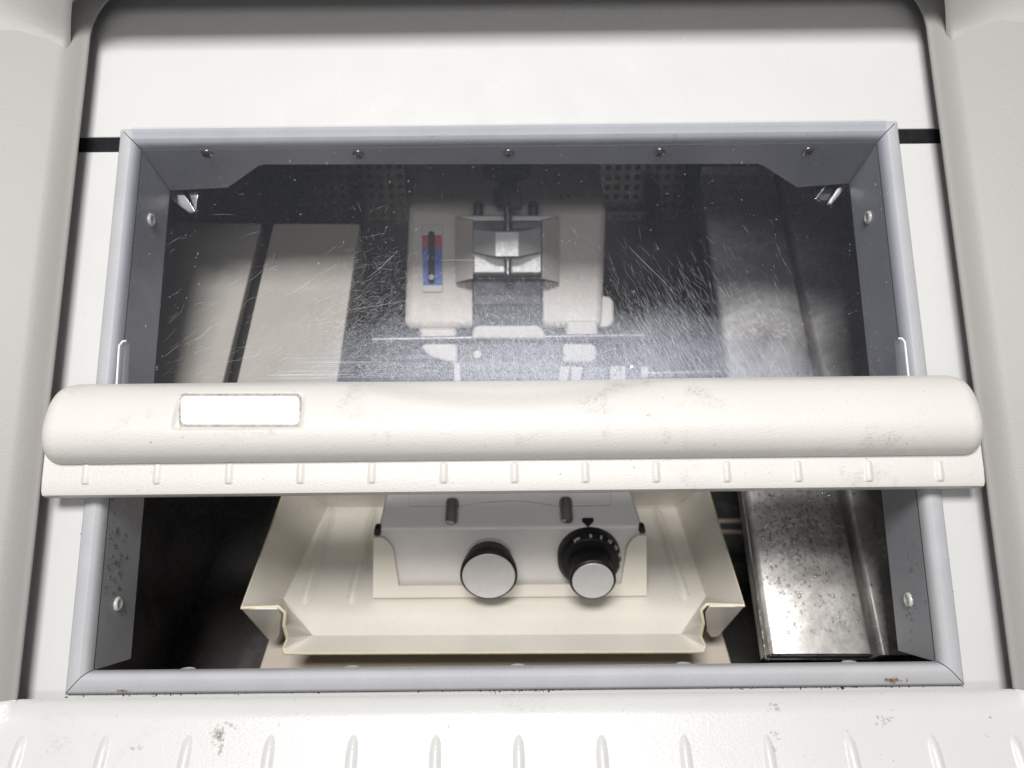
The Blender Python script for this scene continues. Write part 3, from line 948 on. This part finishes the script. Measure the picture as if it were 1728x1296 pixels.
# inner outline on the floor and rim outline, matched point by point
fl = [ph(552, 856, ZFl), ph(477, 1013, ZFl), ph(484, 1026, ZFl), ph(528, 1075, ZFl), ph(1150, 1072, ZFl), ph(1184, 1022, ZFl), ph(1193, 1009, ZFl), ph(1140, 852, ZFl)]
rimb = [py(536, 800, .20), py(1160, 797, .20)]
ZB = ZR + .005
A0 = ph(484, 815, ZR); A1 = ph(406, 1026, ZR)
B0 = ph(1192, 815, ZR); B1 = ph(1257, 1022, ZR)
N0 = ph(470, 1024, ZR - .004); N1 = ph(481, 1034, ZR - .010); N2 = ph(479, 1056, ZR - .022); N3 = ph(484, 1078, ZR - .036); N4 = ph(477, 1094, ZR - .043); N5 = ph(480, 1104, ZR - .046)
Q0 = ph(1192, 1020, ZR - .004); Q1 = ph(1183, 1030, ZR - .010); Q2 = ph(1187, 1052, ZR - .022); Q3 = ph(1183, 1074, ZR - .036); Q4 = ph(1191, 1090, ZR - .043); Q5 = ph(1188, 1101, ZR - .046)
V = []; Fc = []
def vi(p): V.append(Vector(p)); return len(V) - 1
f = [vi(p) for p in fl]
a0, a1, n0, n1, n2, n3, n4, n5 = [vi(p) for p in (A0, A1, N0, N1, N2, N3, N4, N5)]
b0_, b1, q0, q1, q2, q3, q4, q5 = [vi(p) for p in (B0, B1, Q0, Q1, Q2, Q3, Q4, Q5)]
Fc += [[f[0], f[1], f[2], f[3], f[4], f[5], f[6], f[7]]]
Fc += [[a0, a1, f[1], f[0]], [b0_, f[7], f[6], b1]]
Fc += [[a1, n0, f[1]], [n0, n1, f[2], f[1]], [n1, n2, f[2]], [n2, n3, f[3], f[2]], [n3, n4, f[3]], [n4, n5, f[3]]]
Fc += [[b1, f[6], q0], [q0, f[6], f[5], q1], [q1, f[5], q2], [q2, f[5], f[4], q3], [q3, f[4], q4], [q4, f[4], q5]]
Fc += [[n5, q5, f[4], f[3]], [a0, f[0], f[7], b0_]]
me = mesh('tray_shell', V, Fc)
ts = link('shell', me, M['cream'], tr)
md = ts.modifiers.new('thick', 'SOLIDIFY'); md.thickness = .0028; md.offset = 0
ts.data.materials.append(M['cream_edge'])
md.material_offset_rim = 1
bev(ts, .0012, 2, 20)
# outside end wings below the stepped corners
for P in (((407, 1028), (468, 1028), (475, 1036), (472, 1072), (465, 1082), (452, 1079)), ((1256, 1024), (1198, 1024), (1190, 1034), (1193, 1066), (1200, 1076), (1213, 1074))):
    o_ = ph(P[0][0], P[0][1], ZR - .002)
    nn = Vector((0, -.94, -.34)).normalized()
    prism('end_wing', [at(x, y, o_, nn) for x, y in P], -nn * .002, M['cream'], tr, .0008)
# raised floor ridges
for (xa, ya), (xb, yb) in (((559, 858), (513, 1021)), ((632, 857), (592, 1020)), ((1107, 856), (1158, 1014))):
    p, q = ph(xa, ya, ZFl + .0016), ph(xb, yb, ZFl + .0016)
    if xa == 1107: p2 = p
    L_ = (q - p)
    link('ridge', rib_mesh('ridge', p, L_.normalized(), Vector((0, 0, 1)), L_.length, .0062, .0042), M['cream'], tr, True)
# collar round the foot of the knife holder
co_ = Vector((0, .0375, .737))
def cp(x, y): return at(x, y, co_, n10)
prism('collar', [cp(629, 1010), cp(630, 907), cp(644, 907), cp(654, 913), cp(663, 925), cp(673, 990), cp(1048, 986), cp(1058, 924), cp(1066, 911), cp(1076, 904), cp(1091, 903), cp(1092, 1006)], -n10 * .0025, M['cream'], tr, .0005)
for P in (((631, 892), (641, 892), (642, 906), (630, 906)), ((1080, 890), (1089, 890), (1090, 902), (1079, 902))):
    prism('clip', [cp(x, y) for x, y in P], -n10 * .010, M['rubber'], tr, .002)
# support under the tray
sp = empty('tray_support', (-.01, .03, .58), 'low beige support block showing below the front lip of the cream tray', 'support block')
pa, pb = ph(452, 1082, .70), ph(1222, 1076, .70)
prism('block', [Vector((pa.x, -.03, .70)), Vector((pb.x, -.03, .70)), Vector((pb.x, .16, .70)), Vector((pa.x, .16, .70))], (0, 0, -.12), M['base_beige'], sp, .002)
prism('ledge', [Vector((pa.x, -.075, .69)), Vector((pb.x, -.075, .69)), Vector((pb.x, -.0305, .69)), Vector((pa.x, -.0305, .69))], (0, 0, -.11), M['base_beige'], sp, .002)

# ================================================================== SLIDING WINDOW
sw = empty('sliding_window', F(0, -.08, .004), 'clear scratched sliding window with a cream leather-grained handle bar and blank silver label', 'window')
WP = .0105
pv0, pv1 = -.075, .2005
pul, pur = uv(203, 590, WP)[0], uv(1526, 588, WP)[0]
pc = F(0, .08, WP)
pane = prism('pane', [F(-.2875, pv0, WP), F(.287, pv0, WP), F(.287, pv1, WP), F(-.2875, pv1, WP)], NF * .0001, M['pane'], sw)
# pane: a real 3 mm sheet would double the haze; outer skin carries the wear, the inner skin is clear
# scratches and dust: thin slivers on the outer skin
def slivers(name, items, mat, wv):
    V, Fc = [], []
    for (u, v, ang, L, wd, cv) in items:
        n = 4 if L > .008 else 2
        k0 = len(V)
        a = ang; x, y = u, v
        for i in range(n + 1):
            t = i / n
            hw = wd * .5 * (math.sin(math.pi * min(.97, max(.03, t))) ** .5)
            dx, dy = math.cos(a), math.sin(a)
            V.append(F(x - dy * hw, y + dx * hw, wv)); V.append(F(x + dy * hw, y - dx * hw, wv))
            x += dx * L / n; y += dy * L / n; a += cv / n
        for i in range(n): Fc.append([k0 + 2 * i, k0 + 2 * i + 1, k0 + 2 * i + 3, k0 + 2 * i + 2])
    me = bpy.data.meshes.new(name); me.from_pydata([tuple(v) for v in V], [], Fc)
    o = link(name, me, mat, pane); o['kind'] = 'stuff'
    return o
def U(x, y): return uv(x, y, WP)
it = []
g = random.gauss; ru = random.uniform
def put(x, y, deg, L, wd, cv=0):
    if not (205 < x < 1530 and 245 < y < 640): return
    u, v = U(x, y)
    it.append((u, v, R(deg), L, wd, cv))
for _ in range(9500):                                          # worn middle
    put(g(870, 120), 640 - abs(g(0, 62)), ru(0, 180) if random.random() < .4 else g(-62, 22), ru(.0010, .0040), ru(.00004, .00018), g(0, .4))
slivers('scratch', it, M['scratch_mid'], WP + .0003)
it = []
for _ in range(3400):                                          # right: long falling strokes
    put(g(1110, 80), 635 - abs(g(0, 75)), g(-64, 9), ru(.003, .015), ru(.00003, .00013), g(0, .25))
for _ in range(2200):                                           # left: crossed strokes
    put(g(645, 55), 640 - abs(g(0, 95)), ru(0, 180) if random.random() < .5 else g(35, 22), ru(.002, .011), ru(.00003, .00013), g(0, .22))
for _ in range(170):                                           # far left: long rising ones
    put(ru(270, 640), 640 - abs(g(0, 110)), g(28, 14), ru(.003, .018), ru(.00004, .00018), g(0, .3))
for _ in range(60):                                            # fine level lines at lower left
    put(ru(430, 720), ru(598, 640), g(.5, .8), ru(.02, .07), ru(.00009, .00018), 0)
for _ in range(200):
    put(ru(1150, 1330), 640 - abs(g(0, 110)), g(-62, 10), ru(.003, .012), ru(.00008, .00018), g(0, .2))
for x, y, d, L, c_ in ((590, 523, 8, .045, .05), (480, 500, 25, .03, .5), (740, 440, 2, .035, -.15), (1240, 572, -68, .03, .1), (1180, 520, -60, .028, -.2), (1060, 415, -50, .04, .1), (330, 575, 40, .016, .2), (620, 470, 40, .03, .2)):
    put(x, y, d, L, .00028, c_)
slivers('scratch', it, M['scratch'], WP + .0004)
it = []
for _ in range(900):
    x, y = ru(225, 1500), ru(250, 640)
    q = ru(.0002, .0005) if random.random() < .9 else ru(.0005, .0008)
    put(x, y, ru(0, 180), q, q * .8)
for _ in range(60):
    put(ru(240, 1480), ru(250, 640), ru(0, 180), ru(.001, .0028), ru(.0002, .0004), g(0, 1.5))
slivers('dust', it, M['dust'], WP + .0006)
# clear end glides beside the pane
for P in (((196, 660), (201, 583), (207, 576), (213, 575), (209, 660)), ((1536, 660), (1527, 577), (1522, 571), (1516, 571), (1522, 660))):
    prism('edge_glide', [pf(x, y, WP + .003) for x, y in P], -NF * .006, M['clear_edge'], sw, .0006)
    e = P[:4]
    tube('edge_glide', [pf(x, y, WP + .003) for x, y in e], .0007, M['ink'], sw, 6)

# handle bar -------------------------------------------------------------
def vy(y, wv): return uv(866, y, wv)[1]
hp = [(vy(641, .012), .012), (vy(641.5, .020), .020), (vy(648, .030), .030), (vy(666, .0385), .0385), (vy(692, .0435), .0435), (vy(718, .0455), .0455), (vy(742, .0435), .0435), (vy(760, .0385), .0385), (vy(771, .032), .032), (vy(776, .0255), .0255)]
PR = catmull([(a, b, 0) for a, b in hp], 72)
vtop, vbot = PR[0].x, PR[-1].x
HL = .3165
ulab = [uv(x, y, .041)[0] for x, y in ((297, 690), (511, 690))]
wlab = [.0374, .0451]
vlab = [uv(404, y, w_)[1] for y, w_ in ((660, .0374), (724, .0451))]
NU = 420
us = []
for i in range(NU + 1):
    t = i / NU * 2 - 1
    us.append(HL * math.copysign(1 - (1 - abs(t)) ** 1.12, t))
V, Fc = [], []
for u in us:
    d = HL - abs(u)
    e = 1.0
    if d < .014:
        q = (.014 - d) / .014
        e = math.sqrt(max(0, 1 - q * q))
    for p in PR:
        v, wv = p.x, p.y
        vm = (vtop + vbot) / 2 - .004
        vv = vm + (v - vm) * (.74 + .26 * e)
        ww = .010 + (wv - .010) * (.45 + .55 * e)
        # finger scoop
        if abs(u + .004) < .125:
            tt = (u + .004) / .125
            vc = vtop - .0235 * (1 - tt * tt) ** 1.0
            sc = sstep(-.004, .012, v - vc) * (1 - tt * tt) ** .5
            ww -= .0060 * sc * (1 - .5 * sstep(vtop - .006, vtop, v))
        # recess for the label
        r = .003
        du = max(ulab[0] - u, u - ulab[1]); dv_ = max(vlab[1] - v, v - vlab[0])
        dd = max(du, dv_)
        fl_ = wlab[0] + (wlab[1] - wlab[0]) * (v - vlab[0]) / (vlab[1] - vlab[0]) - .0022
        q_ = 1 - sstep(-.0012, .0008, dd)
        ww = ww + (fl_ - ww) * q_
        V.append(F(u, vv, ww))
m_ = len(PR)
for i in range(NU):
    for j in range(m_ - 1):
        Fc.append([i * m_ + j, i * m_ + j + 1, (i + 1) * m_ + j + 1, (i + 1) * m_ + j])
Fc.append(list(range(m_))); Fc.append([NU * m_ + j for j in range(m_)][::-1])
hb = link('handle_bar', mesh('handle_bar', V, Fc), M['handle'], sw, True)
sm(hb, 60)
# skirt below the bar
sp_ = [(vy(690, .012), .012), (vy(690, .0255), .0255), (vy(777, .0255), .0255), (vy(800, .0255), .0255), (vy(822, .0250), .0250), (vy(828, .0238), .0238), (vy(830.5, .0215), .0215), (vy(832, .019), .019)]
vbk = sp_[-1][0]
sp_ += [(vbk + .0005, .004), (vbk + .004, .003)]
V, Fc = [], []
SL = .3185
ends = [(-SL, .0), (-SL + .0012, 1), (SL - .0012, 1), (SL, 0)]
for u, e in ends:
    for (v, wv) in sp_:
        V.append(F(u, v + (0 if e else .001), wv - (0 if e else .0012)))
m_ = len(sp_)
for i in range(3):
    for j in range(m_ - 1):
        Fc.append([i * m_ + j, i * m_ + j + 1, (i + 1) * m_ + j + 1, (i + 1) * m_ + j])
Fc.append(list(range(m_))); Fc.append([3 * m_ + j for j in range(m_)][::-1])
sk = link('handle_skirt', mesh('handle_skirt', V, Fc), M['handle'], sw); sm(sk, 40)
first = None
for x in (147, 267, 388, 508, 628, 749, 868, 987, 1106, 1225, 1345, 1464, 1583):
    p = pf(x, 779 - (x - 866) * .004, .0255)
    if first is None:
        first = link('rib', rib_mesh('rib', p, -VF, NF, .0145, .0038, .0019), M['handle'], sk, True); p_first = p
    else:
        copy_to(first, p - p_first)
# blank silver label
M['grey_seat'] = plain('grey_label_seat', (.33, .315, .29), .6, var=.25, vscale=260)  # grey plate that shows as a thin darker border round the label
lp = rr(305, 668, 505, 716, 9)
lo_ = pf(404, 692, .0418)
a_ = F(0, vlab[0], wlab[0]); b_ = F(0, vlab[1], wlab[1])
lv = (a_ - b_).normalized(); ln = UF.cross(lv).normalized()
if ln.dot(NF) < 0: ln = -ln
prism('label_seat', [at(x, y, (a_ + b_) / 2 - ln * .00165, ln) for x, y in rr(301.5, 664, 508.5, 720, 8)], -ln * .001, M['grey_seat'], sw)
prism('label_plate', [at(x, y, (a_ + b_) / 2 - ln * .0012, ln) for x, y in lp], -ln * .002, M['label'], sw, .0003)

# ------------------------------------------------------------------ wear that lies on the cabinet
def beads(name, spots, nrm, par, mat):
    V, Fc = [], []
    _, b, c_ = basis(nrm)
    for p, r in spots:
        k0 = len(V)
        for q, h in ((1, -.1), (.9, .3), (.55, .52), (.02, .62)):
            for i in range(8):
                t_ = i * math.pi / 4
                V.append(p + (b * math.cos(t_) + c_ * math.sin(t_)) * r * q + nrm * (h * r))
        for lv in range(3):
            for i in range(8):
                j = (i + 1) % 8
                Fc.append([k0 + lv * 8 + i, k0 + lv * 8 + j, k0 + lv * 8 + 8 + j, k0 + lv * 8 + 8 + i])
        Fc.append([k0 + 24 + i for i in range(8)])
    me = bpy.data.meshes.new(name); me.from_pydata([tuple(v) for v in V], [], Fc)
    o = link(name, me, mat, par, True); o['kind'] = 'stuff'
sp_l = [(at(random.gauss(196, 12), random.gauss(945, 55), F(ul, 0, 0), UF), random.choice((.0005, .0007, .0009, .0014))) for _ in range(90)]
sp_l = [(p, r) for p, r in sp_l if vb_ + .004 < (p - P0).dot(VF) < vt_ and -D + .003 < (p - P0).dot(NF) < -.006]
beads('water_drop', sp_l, UF, rv[0], M['water'])
sp_r = [(at(random.gauss(1545, 14), random.gauss(985, 60), F(ur, 0, 0), UF), random.choice((.0005, .0007, .0009))) for _ in range(60)]
sp_r = [(p, r) for p, r in sp_r if vb_ + .004 < (p - P0).dot(VF) < vt_ and -D + .003 < (p - P0).dot(NF) < -.006]
beads('water_drop', sp_r, -UF, rv[1], M['water'])
def flecks(name, items, mat, par):
    """small irregular flat chips: (point, normal, size)"""
    V, Fc = [], []
    for p, n_, sz in items:
        _, b, c_ = basis(n_)
        k0 = len(V); m__ = 6
        st = random.uniform(.5, 1.6)
        for i in range(m__):
            t_ = i / m__ * 2 * math.pi + random.uniform(-.3, .3)
            q = sz * random.uniform(.5, 1.1)
            V.append(p + b * math.cos(t_) * q * st + c_ * math.sin(t_) * q / st)
        Fc.append([k0 + i for i in range(m__)])
    me = bpy.data.meshes.new(name); me.from_pydata([tuple(v) for v in V], [], Fc)
    o = link(name, me, mat, par); o['kind'] = 'stuff'
it = []
for _ in range(260):
    c_ = random.choice((-.26, -.22, -.02, 0, .02, .18, .22, .28, random.uniform(-.29, .29)))
    it.append((F(c_ + random.gauss(0, .02), fo['b'] - abs(random.gauss(0, .0007)), .0003), NF, random.uniform(.0002, .0009)))
for _ in range(110):
    it.append((F(random.choice((fo['l'] - abs(random.gauss(0, .0005)), fo['r'] + abs(random.gauss(0, .0005)))), random.choice((-.12, -.16, -.19)) + random.gauss(0, .02), .0003), NF, random.uniform(.0002, .0009)))
for _ in range(45):
    it.append((F(random.uniform(-.3, .3), fo['t'] + abs(random.gauss(0, .0005)), .0003), NF, random.uniform(.0002, .0006)))
it = [x for x in it if abs((x[0] - P0).dot(UF)) < .302]
flecks('sealant_crumbs', it, M['rubber'], lower)
it = []
for x in (715, 730, 738, 745, 752, 760, 770, 1045, 1140, 1360, 1138):
    it.append((pf(x + random.uniform(-2, 2), 229 + random.uniform(-2, 2), BH - .0004) + NF * .0006, NF, random.uniform(.00015, .0006)))
flecks('paint_chips', it, M['rubber'], trims[0])
M['rust'] = mark_mat('rust_stain', .55, (.22, .10, .03))
it = [(pf(1506 + random.gauss(0, 9), 1147 + random.gauss(0, 2), BH + .0003), NF, random.uniform(.0004, .0012)) for _ in range(26)]
it += [(pf(206 + random.gauss(0, 6), 1165 + random.gauss(0, 1), BH - .001), NF, random.uniform(.0003, .0010)) for _ in range(14)]
flecks('rust_marks', it, M['rust'], trims[2])
M['grime'] = mark_mat('grime_stain', .16, (.25, .21, .17))
it = []
for cx_, cy_, sx_, sy_, n__ in ((369, 1239, 6, 6, 60), (372, 1258, 2, 10, 14), (392, 1222, 8, 4, 10), (1495, 1212, 7, 7, 18), (1308, 1195, 7, 5, 12), (1306, 1240, 5, 4, 10), (1304, 1266, 3, 5, 10), (762, 1225, 5, 3, 8), (235, 1262, 6, 2, 6)):
    for _ in range(n__):
        p = at(random.gauss(cx_, sx_), random.gauss(cy_, sy_), ap_o, an) + an * .0004
        it.append((p, an, random.uniform(.0004, .0016)))
flecks('grime_stain', it, M['grime'], apron)

it = []
for _ in range(110):
    q = random.choice('tttlrb')
    if q in 'tb': x, y = random.uniform(302, 507), (666 if q == 't' else 719) + random.gauss(0, 1.2)
    else: x, y = (303 if q == 'l' else 507) + random.gauss(0, 1), random.uniform(665, 720)
    if q == 'b' and random.random() < .5: x = random.uniform(390, 500)
    it.append((at(x, y, (a_ + b_) / 2 - ln * .0009, ln), ln, random.uniform(.0002, .0007)))
M['grime_dark'] = mark_mat('label_edge_grime', .30, (.16, .15, .13))
flecks('edge_grime', it, M['grime_dark'], hb)

it = []
for (xa, ya), (xb, yb) in (((563, 862), (520, 1010)), ((553, 862), (509, 1010)), ((637, 860), (598, 1010)), ((627, 860), (586, 1010)), ((1102, 862), (1150, 1005)), ((1112, 862), (1164, 1005))):
    for _ in range(70):
        t = random.random() ** .8
        p = ph(xa + (xb - xa) * t + random.gauss(0, .7), ya + (yb - ya) * t, ZFl + .0022)
        it.append((p, Vector((0, 0, 1)), random.uniform(.0003, .0010)))
for _ in range(90):
    it.append((ph(random.uniform(500, 1180), random.uniform(1012, 1065), ZFl + .0018), Vector((0, 0, 1)), random.uniform(.0002, .0006)))
M['tray_grime'] = mark_mat('tray_grime', .28, (.30, .23, .15))
flecks('grime', it, M['tray_grime'], ts)
